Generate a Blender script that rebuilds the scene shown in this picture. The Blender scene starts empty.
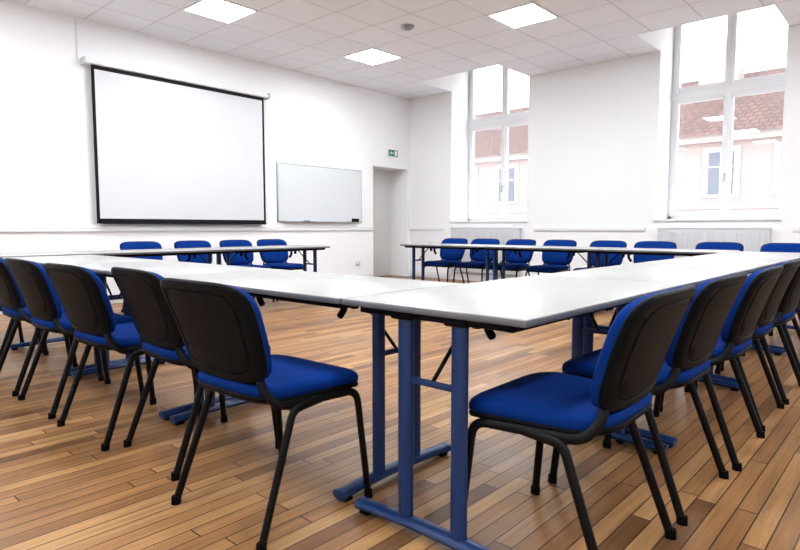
import bpy, bmesh, math, random
from mathutils import Vector, Matrix
random.seed(4)
scene = bpy.context.scene
scene.view_settings.view_transform = 'Standard'
scene.view_settings.exposure = 1.0

# ---------------------------------------------------------------- materials
def lin(c):
    return tuple(((v/255)/12.92 if v/255 <= 0.04045 else (((v/255)+0.055)/1.055)**2.4) for v in c)
def principled(name, rgb, rough=0.5, metal=0.0, spec=0.5, emis=0.0):
    m = bpy.data.materials.new(name); m.use_nodes = True
    b = m.node_tree.nodes['Principled BSDF']
    b.inputs['Base Color'].default_value = (*lin(rgb), 1)
    b.inputs['Roughness'].default_value = rough
    b.inputs['Metallic'].default_value = metal
    b.inputs['Specular IOR Level'].default_value = spec
    if emis:
        b.inputs['Emission Color'].default_value = (.90, .955, 1, 1)
        b.inputs['Emission Strength'].default_value = emis
    return m
def add_noise(m, scale=40, var=0.12, bump=0.1, dist=0.002, detail=3):
    nt = m.node_tree; N = nt.nodes; L = nt.links
    b = N['Principled BSDF']; base = b.inputs['Base Color'].default_value[:]
    tc = N.new('ShaderNodeTexCoord'); no = N.new('ShaderNodeTexNoise')
    no.inputs['Scale'].default_value = scale; no.inputs['Detail'].default_value = detail
    L.new(tc.outputs['Object'], no.inputs['Vector'])
    mx = N.new('ShaderNodeMix'); mx.data_type = 'RGBA'
    mx.inputs['A'].default_value = (*[c*(1-var) for c in base[:3]], 1)
    mx.inputs['B'].default_value = (*[min(1, c*(1+var)) for c in base[:3]], 1)
    L.new(no.outputs['Fac'], mx.inputs['Factor']); L.new(mx.outputs['Result'], b.inputs['Base Color'])
    bp = N.new('ShaderNodeBump'); bp.inputs['Strength'].default_value = bump; bp.inputs['Distance'].default_value = dist
    L.new(no.outputs['Fac'], bp.inputs['Height']); L.new(bp.outputs['Normal'], b.inputs['Normal'])
    return m

M_wall = add_noise(principled('wall_paint', (240, 240, 241), 0.7, spec=0.3), 6, 0.01, 0.03, 0.002)
M_trim = principled('trim_paint', (230, 231, 233), 0.45)
M_white = principled('window_paint', (236, 237, 240), 0.4)
M_top = add_noise(principled('table_laminate', (160, 160, 157), 0.27, spec=0.5), 300, 0.015, 0.02, 0.0005)
M_edge = principled('table_edge', (92, 95, 99), 0.4)
M_blue = principled('blue_steel', (12, 46, 94), 0.38, spec=0.4)
M_black = principled('black_plastic', (12, 14, 18), 0.5, spec=0.06)
M_tube = principled('black_tube', (9, 10, 13), 0.35, spec=0.16)
M_fabric = add_noise(principled('blue_fabric', (3, 42, 110), 0.9, spec=0.08), 450, 0.35, 0.35, 0.001)
M_screen = principled('screen_fabric', (212, 212, 215), 0.8, spec=0.2)
M_sblack = principled('screen_border', (12, 12, 14), 0.7, spec=.2)
M_board = principled('whiteboard_enamel', (210, 214, 216), 0.12)
M_alu = principled('aluminium', (160, 162, 168), 0.35, metal=0.7)
M_door = principled('door_paint', (212, 211, 209), 0.5)
M_green = principled('exit_green', (5, 110, 60), 0.5)
M_rad = principled('radiator_enamel', (198, 200, 203), 0.35)
M_lamp = principled('lamp_diffuser', (255, 255, 255), 0.5, emis=25.0)
M_fac = add_noise(principled('facade_render', (146, 130, 126), 0.9), 3, 0.06, 0.1)
M_facwin = principled('facade_window', (80, 85, 98), 0.4)
M_stone = principled('facade_stone', (168, 158, 154), 0.9)

def roof_mat():
    m = principled('roof_tiles', (140, 92, 80), 0.85); nt = m.node_tree; N = nt.nodes; L = nt.links
    tc = N.new('ShaderNodeTexCoord'); mp = N.new('ShaderNodeMapping')
    mp.inputs['Rotation'].default_value = (0, 0, math.radians(90))
    br = N.new('ShaderNodeTexBrick'); br.inputs['Scale'].default_value = 1
    br.inputs['Color1'].default_value = (*lin((104, 76, 70)), 1); br.inputs['Color2'].default_value = (*lin((82, 62, 58)), 1)
    br.inputs['Mortar'].default_value = (*lin((62, 48, 46)), 1)
    br.inputs['Brick Width'].default_value = .3; br.inputs['Row Height'].default_value = .28; br.inputs['Mortar Size'].default_value = .03
    L.new(tc.outputs['Object'], mp.inputs[0]); L.new(mp.outputs[0], br.inputs[0])
    L.new(br.outputs[0], N['Principled BSDF'].inputs['Base Color']); return m
M_roof = roof_mat()

def glass_mat():
    m = bpy.data.materials.new('window_glass'); m.use_nodes = True; nt = m.node_tree; N = nt.nodes; L = nt.links
    N.remove(N['Principled BSDF']); o = N['Material Output']
    t = N.new('ShaderNodeBsdfTransparent'); g = N.new('ShaderNodeBsdfGlossy'); g.inputs['Roughness'].default_value = 0.02
    mx = N.new('ShaderNodeMixShader'); mx.inputs[0].default_value = 0.05
    L.new(t.outputs[0], mx.inputs[1]); L.new(g.outputs[0], mx.inputs[2]); L.new(mx.outputs[0], o.inputs[0]); return m
M_glass = glass_mat()

TILE = 0.63
def ceil_mat():
    m = principled('ceiling_tiles', (232, 232, 234), 0.9, spec=0.1); nt = m.node_tree; N = nt.nodes; L = nt.links
    tc = N.new('ShaderNodeTexCoord'); mp = N.new('ShaderNodeMapping')
    mp.inputs['Location'].default_value = (-(3.85-TILE/2), -(3.76-TILE/2), 0)
    br = N.new('ShaderNodeTexBrick'); br.offset = 0; br.squash = 1
    br.inputs['Scale'].default_value = 1; br.inputs['Brick Width'].default_value = TILE; br.inputs['Row Height'].default_value = TILE
    br.inputs['Mortar Size'].default_value = 0.011; br.inputs['Mortar Smooth'].default_value = 0.3
    br.inputs['Color1'].default_value = (*lin((243, 244, 248)), 1); br.inputs['Color2'].default_value = (*lin((239, 240, 245)), 1)
    br.inputs['Mortar'].default_value = (*lin((214, 216, 221)), 1)
    L.new(tc.outputs['Object'], mp.inputs[0]); L.new(mp.outputs[0], br.inputs[0])
    L.new(br.outputs[0], N['Principled BSDF'].inputs['Base Color'])
    bp = N.new('ShaderNodeBump'); bp.inputs['Strength'].default_value = .3; bp.inputs['Distance'].default_value = .004
    L.new(br.outputs['Fac'], bp.inputs['Height']); L.new(bp.outputs[0], N['Principled BSDF'].inputs['Normal'])
    return m
M_ceil = ceil_mat()

def floor_mat():
    m = principled('wood_floor', (180, 120, 70), 0.3, spec=.28); nt = m.node_tree; N = nt.nodes; L = nt.links
    b = N['Principled BSDF']
    def math_(op, a, c=None):
        n = N.new('ShaderNodeMath'); n.operation = op
        for i, v in enumerate((a, c)):
            if v is None: continue
            if isinstance(v, (int, float)): n.inputs[i].default_value = v
            else: L.new(v, n.inputs[i])
        return n.outputs[0]
    tc = N.new('ShaderNodeTexCoord'); sp = N.new('ShaderNodeSeparateXYZ'); L.new(tc.outputs['Object'], sp.inputs[0])
    yy = math_('DIVIDE', sp.outputs['Y'], 0.064); row = math_('FLOOR', yy); fy = math_('FRACT', yy)
    w1 = N.new('ShaderNodeTexWhiteNoise'); w1.noise_dimensions = '1D'; L.new(row, w1.inputs['W'])
    xx = math_('DIVIDE', math_('ADD', sp.outputs['X'], math_('MULTIPLY', w1.outputs['Value'], 7.3)), 1.0)
    col = math_('FLOOR', xx); fx = math_('FRACT', xx)
    cb = N.new('ShaderNodeCombineXYZ'); L.new(row, cb.inputs[0]); L.new(col, cb.inputs[1])
    w2 = N.new('ShaderNodeTexWhiteNoise'); w2.noise_dimensions = '2D'; L.new(cb.outputs[0], w2.inputs['Vector'])
    rp = N.new('ShaderNodeValToRGB'); cr = rp.color_ramp
    cols = [(0.0, (108, 74, 44)), (0.15, (134, 93, 55)), (0.45, (149, 106, 64)), (0.75, (161, 117, 72)), (1.0, (178, 135, 88))]
    cr.elements[0].position = 0; cr.elements[0].color = (*lin(cols[0][1]), 1)
    cr.elements[1].position = 1; cr.elements[1].color = (*lin(cols[-1][1]), 1)
    for p, c in cols[1:-1]:
        e = cr.elements.new(p); e.color = (*lin(c), 1)
    L.new(w2.outputs['Value'], rp.inputs[0])
    mp = N.new('ShaderNodeMapping'); mp.inputs['Scale'].default_value = (1.6, 28, 1); L.new(tc.outputs['Object'], mp.inputs[0])
    ad = N.new('ShaderNodeVectorMath'); ad.operation = 'ADD'; L.new(mp.outputs[0], ad.inputs[0])
    sc = N.new('ShaderNodeVectorMath'); sc.operation = 'SCALE'; sc.inputs['Scale'].default_value = 20; L.new(w2.outputs['Color'], sc.inputs[0]); L.new(sc.outputs[0], ad.inputs[1])
    no = N.new('ShaderNodeTexNoise'); no.inputs['Scale'].default_value = 1.5; no.inputs['Detail'].default_value = 6; no.inputs['Roughness'].default_value = .65
    L.new(ad.outputs[0], no.inputs['Vector'])
    gr = N.new('ShaderNodeMapRange'); gr.inputs[1].default_value = .3; gr.inputs[2].default_value = .7; gr.inputs[3].default_value = .66; gr.inputs[4].default_value = 1.18
    L.new(no.outputs['Fac'], gr.inputs[0])
    big = N.new('ShaderNodeTexNoise'); big.inputs['Scale'].default_value = 1.3; big.inputs['Detail'].default_value = 5; L.new(tc.outputs['Object'], big.inputs['Vector'])
    bg_ = N.new('ShaderNodeMapRange'); bg_.inputs[1].default_value = .3; bg_.inputs[2].default_value = .7; bg_.inputs[3].default_value = .82; bg_.inputs[4].default_value = 1.12
    L.new(big.outputs['Fac'], bg_.inputs[0])
    mu = N.new('ShaderNodeVectorMath'); mu.operation = 'SCALE'; L.new(rp.outputs[0], mu.inputs[0]); L.new(math_('MULTIPLY', gr.outputs[0], bg_.outputs[0]), mu.inputs['Scale'])
    g1 = math_('LESS_THAN', fy, 0.07); g2 = math_('LESS_THAN', fx, 0.005); gap = math_('MAXIMUM', g1, g2)
    mx = N.new('ShaderNodeMix'); mx.data_type = 'RGBA'; mx.inputs['B'].default_value = (*lin((50, 31, 19)), 1)
    L.new(gap, mx.inputs['Factor']); L.new(mu.outputs[0], mx.inputs['A']); L.new(mx.outputs['Result'], b.inputs['Base Color'])
    rg = N.new('ShaderNodeMapRange'); rg.inputs[1].default_value = .3; rg.inputs[2].default_value = .7; rg.inputs[3].default_value = .30; rg.inputs[4].default_value = .52
    L.new(big.outputs['Fac'], rg.inputs[0]); L.new(rg.outputs[0], b.inputs['Roughness'])
    bp = N.new('ShaderNodeBump'); bp.inputs['Strength'].default_value = .35; bp.inputs['Distance'].default_value = .002; bp.invert = True
    L.new(gap, bp.inputs['Height']); L.new(bp.outputs[0], b.inputs['Normal'])
    return m
M_floor = floor_mat()

# ---------------------------------------------------------------- mesh builder
class MB:
    def __init__(s): s.bm = bmesh.new(); s.mats = []
    def mi(s, m):
        if m not in s.mats: s.mats.append(m)
        return s.mats.index(m)
    def box(s, x0, x1, y0, y1, z0, z1, mat, bev=0.0, seg=2, tf=None):
        r = bmesh.ops.create_cube(s.bm, size=1); vs = r['verts']
        for v in vs:
            v.co = Vector(((x0+x1)/2+v.co.x*(x1-x0), (y0+y1)/2+v.co.y*(y1-y0), (z0+z1)/2+v.co.z*(z1-z0)))
        fs = set(f for v in vs for f in v.link_faces)
        if bev:
            es = list(set(e for v in vs for e in v.link_edges))
            r2 = bmesh.ops.bevel(s.bm, geom=es, offset=bev, segments=seg, profile=.5, affect='EDGES')
            fs = set(r2['faces']) | set(f for f in fs if f.is_valid)
            fs |= set(f for v in r2['verts'] for f in v.link_faces)
        k = s.mi(mat)
        for f in fs: f.material_index = k
        if tf:
            for v in set(v for f in fs for v in f.verts): v.co = tf(v.co)
    def ringmesh(s, rings, mat, cap=True):
        k = s.mi(mat); R = [[s.bm.verts.new(p) for p in ring] for ring in rings]; n = len(R[0])
        for a, b in zip(R, R[1:]):
            for i in range(n):
                f = s.bm.faces.new((a[i], a[(i+1) % n], b[(i+1) % n], b[i])); f.material_index = k
        if cap:
            f = s.bm.faces.new(R[0][::-1]); f.material_index = k
            f = s.bm.faces.new(R[-1]); f.material_index = k
    def tube(s, pts, r, mat, seg=10, r2=None, up=None):
        pts = [Vector(p) for p in pts]; rings = []
        T = []
        for i in range(len(pts)):
            a = pts[max(i-1, 0)]; b = pts[min(i+1, len(pts)-1)]; T.append((b-a).normalized())
        nrm = Vector(up) if up else T[0].orthogonal()
        for p, t in zip(pts, T):
            nrm = (nrm - t*nrm.dot(t)).normalized(); bn = t.cross(nrm)
            rings.append([p + nrm*math.cos(2*math.pi*j/seg)*r + bn*math.sin(2*math.pi*j/seg)*(r2 or r) for j in range(seg)])
        s.ringmesh(rings, mat)
    def pillow(s, prof, sx, sy, n, mat, fn, seg=40):
        rings = []
        for (r, z) in prof:
            ring = []
            for j in range(seg):
                a = 2*math.pi*j/seg; c, q = math.cos(a), math.sin(a)
                x = math.copysign(abs(c)**(2/n), c)*sx*r; y = math.copysign(abs(q)**(2/n), q)*sy*r
                ring.append(fn(Vector((x, y, z))))
            rings.append(ring)
        s.ringmesh(rings, mat)
    def finish(s, name, loc=(0, 0, 0), rz=0):
        bmesh.ops.recalc_face_normals(s.bm, faces=s.bm.faces)
        me = bpy.data.meshes.new(name); s.bm.to_mesh(me); s.bm.free()
        for m in s.mats: me.materials.append(m)
        me.polygons.foreach_set('use_smooth', [True]*len(me.polygons)); me.set_sharp_from_angle(angle=math.radians(38))
        o = bpy.data.objects.new(name, me); o.location = loc; o.rotation_euler = (0, 0, rz)
        scene.collection.objects.link(o); return o

def fillet(pts, rad, k=6):
    pts = [Vector(p) for p in pts]; out = [pts[0]]
    for i in range(1, len(pts)-1):
        p = pts[i]; a = (pts[i-1]-p); b = (pts[i+1]-p); d = min(rad, a.length*.45, b.length*.45)
        A = p+a.normalized()*d; B = p+b.normalized()*d
        for j in range(k+1):
            t = j/k; out.append(A*(1-t)**2 + p*2*t*(1-t) + B*t*t)
    out.append(pts[-1]); return out

def simple(name, *boxes, mat, bev=0):
    m = MB()
    for b in boxes: m.box(*b, mat, bev)
    return m.finish(name)

# ---------------------------------------------------------------- room shell
UX, VY, CH = 8.94, 7.78, 3.50      # window wall x, screen wall y, ceiling
X0, Y0 = -2.6, -3.2
OUT = 9.64
WINS = [(5.14, 6.76), (1.46, 3.02), (-2.3, -0.7)]  # last window is out of view, repeats the spacing, added for extra daylight
TOPZ = 4.3
simple('floor', (X0, 9.7, Y0, 8.4, -0.1, 0), mat=M_floor)
NX = 7.99
m = MB(); m.box(X0, NX, Y0, VY+.1, CH, CH+.03, M_ceil)
edges = [VY+.1]+[v for w in WINS for v in (w[1], w[0])]+[Y0]
for i in range(0, len(edges), 2):
    m.box(NX, UX+.02, edges[i+1], edges[i], CH, CH+.03, M_ceil)
m.finish('ceiling')
m = MB()
for (a, b) in WINS:   # light wells above suspended ceiling
    m.box(NX-.04, NX, a-.04, b+.04, CH+.03, TOPZ, M_wall)
    m.box(NX, UX, a-.04, a, CH+.03, TOPZ, M_wall); m.box(NX, UX, b, b+.04, CH+.03, TOPZ, M_wall)
    m.box(NX-.04, UX, a-.04, b+.04, TOPZ, TOPZ+.05, M_wall)
m.finish('trim_light_wells')
m = MB()
ys = [8.4]+[v for w in WINS for v in (w[1], w[0])]+[Y0]
for i in range(0, len(ys), 2): m.box(UX, OUT, ys[i+1], ys[i], 0, TOPZ, M_wall)
for (a, b) in WINS:
    m.box(UX, OUT, a, b, 0, 1.07, M_wall); m.box(UX, OUT, a, b, TOPZ-.1, TOPZ, M_wall)
m.finish('wall_east')
DX0, DX1, DH = 7.89, 8.86, 2.12
m = MB(); m.box(X0, DX0, VY, 8.26, 0, CH+.03, M_wall); m.box(DX0, UX, VY, 8.26, DH, CH+.03, M_wall); m.box(DX1, UX, VY, 8.26, 0, DH, M_wall)
m.box(DX0-.1, UX, 8.26, 8.34, 0, CH, M_wall)
m.finish('wall_north')
simple('wall_west', (X0-.15, X0, Y0-.15, 8.3, 0, CH+.03), mat=M_wall)
simple('wall_south', (X0, OUT, Y0-.15, Y0, 0, CH+.03), mat=M_wall)
m = MB()
m.box(DX0, DX1, 8.215, 8.258, 0, DH, M_trim)
m.box(DX0+.05, DX1-.05, 8.185, 8.22, .01, DH-.05, M_door, .004)
m.tube([(DX0+.13, 8.19, 1.03), (DX0+.13, 8.14, 1.03), (DX0+.25, 8.14, 1.03)], .010, M_alu)
m.finish('door_1')
m = MB(); m.box(X0, DX0-.02, VY-.025, VY, .925, .955, M_trim, .004); m.box(X0, DX0-.02, VY-.018, VY, .955, 1.0, M_trim, .004); m.finish('trim_dado_north')
m = MB()
yy = [VY, 6.9, 5.0, 3.15, 1.3, Y0]
for a, b in ((yy[1], VY), (yy[3], yy[2]), (Y0, yy[4])): m.box(UX-.025, UX, a, b, .925, .985, M_trim, .004)
m.finish('trim_dado_east')
simple('baseboard_north', (X0, DX0-.02, VY-.018, VY, 0, .12), mat=M_trim, bev=.004)
simple('baseboard_east', (UX-.018, UX, Y0, VY, 0, .12), mat=M_trim, bev=.004)
for i, (a, b) in enumerate(WINS):
    simple('trim_window_board_%d' % (i+1), (UX-.03, OUT-.12, a-.02, b+.02, 1.07, 1.10), mat=M_trim, bev=.006)
m = MB(); m.box(7.43, 7.51, VY-.03, VY, .29, .37, M_rad, .006); m.box(7.445, 7.495, VY-.033, VY-.028, .305, .355, M_trim, .002); m.finish('wall_socket')

# ---------------------------------------------------------------- windows
def window(name, a, b):
    m = MB(); xo0, xo1 = 9.50, 9.57; z0, z1 = 1.10, TOPZ-.1; zt = 2.93; F = .055; c = (a+b)/2
    m.box(xo0, xo1, a, a+F, z0, z1, M_white, .006); m.box(xo0, xo1, b-F, b, z0, z1, M_white, .006)
    m.box(xo0, xo1, a, b, z0, z0+F, M_white, .006); m.box(xo0, xo1, a, b, z1-F, z1, M_white, .006)
    m.box(xo0-.02, xo1, a, b, zt-.05, zt+.05, M_white, .008)
    def leaf(y0, y1, p0, p1):
        W = .062; X = (xo0-.018, xo1-.02)
        m.box(*X, y0, y0+W, p0, p1, M_white, .006); m.box(*X, y1-W, y1, p0, p1, M_white, .006)
        m.box(*X, y0+W, y1-W, p0, p0+W*1.3, M_white, .006); m.box(*X, y0+W, y1-W, p1-W, p1, M_white, .006)
        m.box(xo0+.02, xo0+.024, y0+W-.01, y1-W+.01, p0+W, p1-W+.01, M_glass)
    leaf(a+F-.01, c, z0+F-.01, zt-.045); leaf(c, b-F+.01, z0+F-.01, zt-.045)
    leaf(a+F-.01, c, zt+.045, z1-F+.01); leaf(c, b-F+.01, zt+.045, z1-F+.01)
    m.box(xo0-.04, xo0-.015, c-.03, c+.03, z0+F, zt-.05, M_white, .006)
    m.tube([(xo0-.04, c, 1.75), (xo0-.08, c, 1.75), (xo0-.085, c, 1.63)], .010, M_alu)
    return m.finish(name)
for i, (a, b) in enumerate(WINS): window('window_%d' % (i+1), a, b)

def radiator(a, b):
    m = MB(); m.box(UX-.11, UX-.035, a, b, .16, .96, M_rad, .012)
    n = int((b-a)/.05)
    for i in range(n):
        y = a+.03+i*(b-a-.06)/(n-1); m.box(UX-.118, UX-.105, y-.011, y+.011, .21, .91, M_rad, .004)
    m.box(UX-.115, UX-.03, a-.005, b+.005, .955, .975, M_rad, .004)
    m.tube([(UX-.07, b+.005, .22), (UX-.07, b+.05, .22), (UX-.07, b+.05, 0)], .011, M_rad)
    m.box(UX-.05, UX, a+.2, a+.24, .5, .6, M_rad); m.box(UX-.05, UX, b-.24, b-.2, .5, .6, M_rad)
    return m.finish('radiator')
for a, b in WINS: radiator(a+.08, b-.08)

# ---------------------------------------------------------------- wall equipment
m = MB()
sx0, sx1, sz0, sz1 = 2.93, 5.43, 1.05, 2.935; yy = VY-.085
m.box(sx0, sx1, yy, yy+.004, sz0, sz1+.05, M_sblack)
m.box(sx0+.038, sx1-.038, yy-.003, yy+.001, sz0+.04, sz1-.03, M_screen)
m.box(sx0+.0, sx1, yy-.012, yy+.014, sz0-.025, sz0+.004, M_sblack, .005)
m.box(2.86, 5.50, VY-.125, VY-.03, sz1+.02, sz1+.085, M_trim, .02)
m.box(2.84, 2.865, VY-.13, VY, sz1+.01, sz1+.095, M_rad, .006); m.box(5.495, 5.52, VY-.13, VY, sz1+.01, sz1+.095, M_rad, .006)
m.finish('projection_screen')
simple('trim_cable_duct', (2.80, 2.822, VY-.02, VY, 3.02, CH), mat=M_trim, bev=.003)
m = MB(); wx0, wx1, wz0, wz1 = 5.70, 7.57, 1.065, 2.01
m.box(wx0, wx1, VY-.022, VY, wz0, wz1, M_alu, .004)
m.box(wx0+.018, wx1-.018, VY-.026, VY-.02, wz0+.018, wz1-.018, M_board)
m.box(wx0+.1, wx1-.1, VY-.075, VY-.02, wz0+.0, wz0+.012, M_alu, .003)
m.box(wx1-.26, wx1-.11, VY-.07, VY-.028, wz0+.013, wz0+.075, M_sblack, .006)
m.tube([(wx0+.5, VY-.05, wz0+.021), (wx0+.64, VY-.05, wz0+.021)], .009, M_blue, 8)
m.finish('whiteboard')
m = MB(); m.box(8.27, 8.55, VY-.03, VY, 2.33, 2.47, M_white, .006); m.box(8.28, 8.54, VY-.033, VY-.03, 2.34, 2.46, M_green)
m.box(8.45, 8.52, VY-.035, VY-.032, 2.355, 2.445, M_white); m.box(8.33, 8.42, VY-.035, VY-.032, 2.39, 2.41, M_white)
m.tube([(8.35, VY-.034, 2.43), (8.31, VY-.034, 2.40), (8.35, VY-.034, 2.37)], .006, M_white, 6)
m.finish('exit_sign')

# ---------------------------------------------------------------- ceiling lamps & detector
for lx in (-1.19, 1.33, 3.85, 6.37):
    for ly in (-1.28, 1.24, 3.76, 6.28):
        m = MB(); h = TILE/2-.01
        m.box(lx-h+.02, lx+h-.02, ly-h+.02, ly+h-.02, CH-.008, CH-.002, M_lamp)
        for (a, b, c, d) in ((-h, h, -h, -h+.02), (-h, h, h-.02, h), (-h, -h+.02, -h+.02, h-.02), (h-.02, h, -h+.02, h-.02)):
            m.box(lx+a, lx+b, ly+c, ly+d, CH-.012, CH, M_white)
        m.finish('ceiling_light_panel')
m = MB(); m.ringmesh([[Vector((5.72+r*math.cos(t*math.pi/12), 5.02+r*math.sin(t*math.pi/12), z)) for t in range(24)] for r, z in ((.085, CH), (.085, CH-.015), (.065, CH-.035), (.03, CH-.05))], M_alu)
m.finish('smoke_detector')

# ---------------------------------------------------------------- tables
W, H = 0.70, 0.74
def table_mesh(L):
    m = MB()
    m.box(-L/2, L/2, -W/2, W/2, H-.022, H-.002, M_edge, .005)
    m.box(-L/2+.002, L/2-.002, -W/2+.002, W/2-.002, H-.010, H, M_top, .003)
    for sgn in (-1, 1):
        fx = sgn*(L/2-.052)
        pts = []
        for i in range(17):
            t = -1+i/8; pts.append((fx, t*.29, .027+.010*(1-t*t)))
        m.tube(pts, .019, M_blue, 12, r2=.030, up=(0, 0, 1))
        for e in (-1, 1):
            m.tube([(fx, e*.286, .027), (fx, e*.305, .026), (fx, e*.312, .025)], .0205, M_blue, 12, r2=.0315, up=(0, 0, 1))
            m.box(fx-.022, fx+.022, e*.28-.02, e*.28+.02, 0, .014, M_black, .004)
            m.tube([(fx, e*.105, .030), (fx, e*.105, .70)], .020, M_blue, 14, r2=.028, up=(1, 0, 0))
            m.box(fx-.03, fx+.03, e*.105-.04, e*.105+.04, .690, .7175, M_black, .006)
        m.box(fx-.022, fx+.022, -.29, .29, .695, .7175, M_black, .005)
        xi = fx-sgn*.20
        m.tube([(fx, 0, .50), (xi, 0, .69)], .007, M_tube, 8)
        m.box(fx-.008, fx+.008, -.10, .10, .490, .510, M_blue, .004)
        m.box(min(xi, xi-sgn*.14), max(xi, xi-sgn*.14), -.03, .03, .675, .7175, M_black, .008)
        m.tube(fillet([(xi-sgn*.10, 0, .69), (xi-sgn*.10, 0, .635), (xi-sgn*.13, 0, .60)], .02), .015, M_black, 8)
        m.box(xi-sgn*.04-.012, xi-sgn*.04+.012, -.015, .015, .64, .69, M_black, .004)
    for e in (-1, 1): m.box(-L/2+.05, L/2-.05, e*.27-.012, e*.27+.012, .690, .7175, M_black, .004)
    o = m.finish('conference_table'); me = o.data; bpy.data.objects.remove(o); return me
TA, TB = table_mesh(1.325), table_mesh(1.38)
def table(x, y, rz, me=TA):
    o = bpy.data.objects.new('conference_table', me); scene.collection.objects.link(o)
    o.location = (x, y, 0); o.rotation_euler = (0, 0, rz)
P = 1.333; Q = math.pi/2
for i in range(4): table(1.32+1.325/2+i*P, 1.105, 0)                     # right run
for i in range(3): table(1.32+W/2, 1.465+1.325/2+i*P, Q)                 # left run
for i in range(3): table(0.84+.69+i*1.39, 6.05, 0, TB)                   # below the screen
for i in range(3): table(6.25+W/2, 1.47+.69+i*1.39, Q, TB)               # by the windows

# ---------------------------------------------------------------- chairs
def chair_mesh():
    m = MB()
    def seatf(p):
        x, y, z = p; zz = .425+z - .018*max(0, (x-.10)/.13)**2 - .010*math.exp(-(x*x+y*y)/.02)*(1 if z > .04 else 0)
        zz += .02*max(0, (-x-.10)/.13)**2
        return Vector((x+.01, y*(1.0+.12*x/.22), zz))
    cush = [(.90, .004), (.97, .008), (1.0, .018), (1.0, .034), (.98, .044), (.93, .051), (.82, .055), (.6, .057), (.35, .057), (.15, .057)]
    m.pillow(cush, .228, .222, 5.0, M_fabric, seatf, 48)
    m.pillow([(.5, -.014), (.9, -.012), (.99, -.004), (1.003, .006), (.99, .012), (.9, .012)], .228, .222, 5.0, M_black, seatf, 48)
    def backf(p):
        u, v, w = p
        x = -.245 - .34*v + w + .45*u*u - .4*v*v
        return Vector((x, u*(1.0+.09*v/.16), .648+v))
    m.pillow([(.3, .048), (.6, .048), (.82, .046), (.92, .041), (.975, .030), (.992, .016), (.99, .0), (.9, -.002)], .228, .163, 5.0, M_fabric, backf, 48)
    m.pillow([(.92, .006), (.985, .005), (1.0, .0), (.995, -.008), (.965, -.015), (.91, -.019), (.82, -.020), (.80, -.0150), (.775, -.0150), (.755, -.020), (.6, -.021), (.3, -.021)], .233, .167, 5.0, M_black, backf, 48)
    for e in (-1, 1):
        path = fillet([(.225, e*.245, .012), (.185, e*.228, .405), (-.150, e*.215, .418), (-.190, e*.185, .475), (-.185, e*.165, .54), (-.205, e*.15, .63)], .05)
        m.tube(path, .0095, M_tube, 10, r2=.0145, up=(0, 1, 0))
        m.tube(fillet([(-.245, e*.245, .012), (-.10, e*.226, .400), (.02, e*.226, .412)], .03), .0095, M_tube, 10, r2=.0145, up=(0, 1, 0))
        for fx_ in (.226, -.2465): m.tube([(fx_, e*.2455, 0), (fx_-.002*(1 if fx_ > 0 else -1), e*.245, .03)], .0135, M_black, 10, r2=.018, up=(0, 1, 0))
    for x in (.13, -.10): m.tube([(x, -.226, .405), (x, .226, .405)], .011, M_tube, 8)
    o = m.finish('conference_chair'); me = o.data; bpy.data.objects.remove(o); return me
CM = chair_mesh()
def chair(x, y, rz):
    o = bpy.data.objects.new('conference_chair', CM); scene.collection.objects.link(o)
    o.location = (x, y, 0); o.rotation_euler = (0, 0, rz)
R = math.radians
for x, y, r in ((1.22, 1.70, 2), (1.32, 2.36, -3), (1.24, 2.90, 2), (1.24, 3.54, 0), (1.25, 4.14, -2), (1.27, 4.75, 1), (1.27, 5.35, 0)): chair(x, y, R(r))
for x, y, r in ((1.645, .80, 91), (2.26, .80, 89), (2.86, .78, 91), (3.45, .80, 90), (4.05, .79, 89), (4.66, .80, 92), (5.28, .79, 90), (5.90, .80, 90)): chair(x, y, R(r))
for x in (3.10, 3.75, 4.38, 4.95): chair(x, 6.64, R(-90+random.uniform(-4, 4)))
for y in (5.40, 4.86, 4.28, 3.68, 3.02, 2.42, 1.74, 1.12): chair(7.0+random.uniform(-.03, .03), y, R(180+random.uniform(-4, 4)))

# ---------------------------------------------------------------- building across the street
m = MB(); bx = 26
m.box(bx, bx+9, -30, 40, -6, 4.6, M_fac)
m.box(bx-.25, bx, -30, 40, 4.35, 4.7, M_stone); m.box(bx-.12, bx, -30, 40, 1.72, 1.95, M_stone)
for i in range(28):
    y = -28+i*2.45
    for z in (-3.2, -.45, 2.3):
        m.box(bx-.06, bx+.01, y-.68, y+.68, z-.12, z+1.85, M_stone); m.box(bx-.09, bx-.05, y-.45, y+.45, z, z+1.65, M_facwin)
        m.box(bx-.11, bx-.08, y-.03, y+.03, z, z+1.65, M_stone); m.box(bx-.11, bx-.08, y-.45, y+.45, z+1.05, z+1.11, M_stone)
k = m.mi(M_roof)
vs = [m.bm.verts.new(v) for v in ((bx-.5, -30, 4.6), (bx-.5, 40, 4.6), (bx+4.5, 40, 7.9), (bx+4.5, -30, 7.9), (bx+9.5, -30, 4.6), (bx+9.5, 40, 4.6))]
for f in ((0, 1, 2, 3), (3, 2, 5, 4), (0, 3, 4), (1, 5, 2)):
    fc = m.bm.faces.new([vs[i] for i in f]); fc.material_index = k
for y in (-2, 6.5, 15): m.box(bx+3, bx+3.9, y, y+1.6, 6, 9.0, M_fac)
m.finish('neighbouring_building')
simple('ground_outside', (9.7, 45, -40, 50, -6.1, -6), mat=M_stone)

# ---------------------------------------------------------------- world + camera
w = bpy.data.worlds.new('sky'); scene.world = w; w.use_nodes = True
bg = w.node_tree.nodes['Background']; bg.inputs[0].default_value = (.90, .95, 1, 1); bg.inputs[1].default_value = 3.1
cam = bpy.data.cameras.new('camera'); co = bpy.data.objects.new('camera', cam); scene.collection.objects.link(co)
cam.sensor_width = 36; cam.lens = 36*588/800; cam.clip_start = .02
co.location = (0, 0, .975); co.rotation_euler = (math.radians(85.4), 0, math.radians(-48))
scene.camera = co
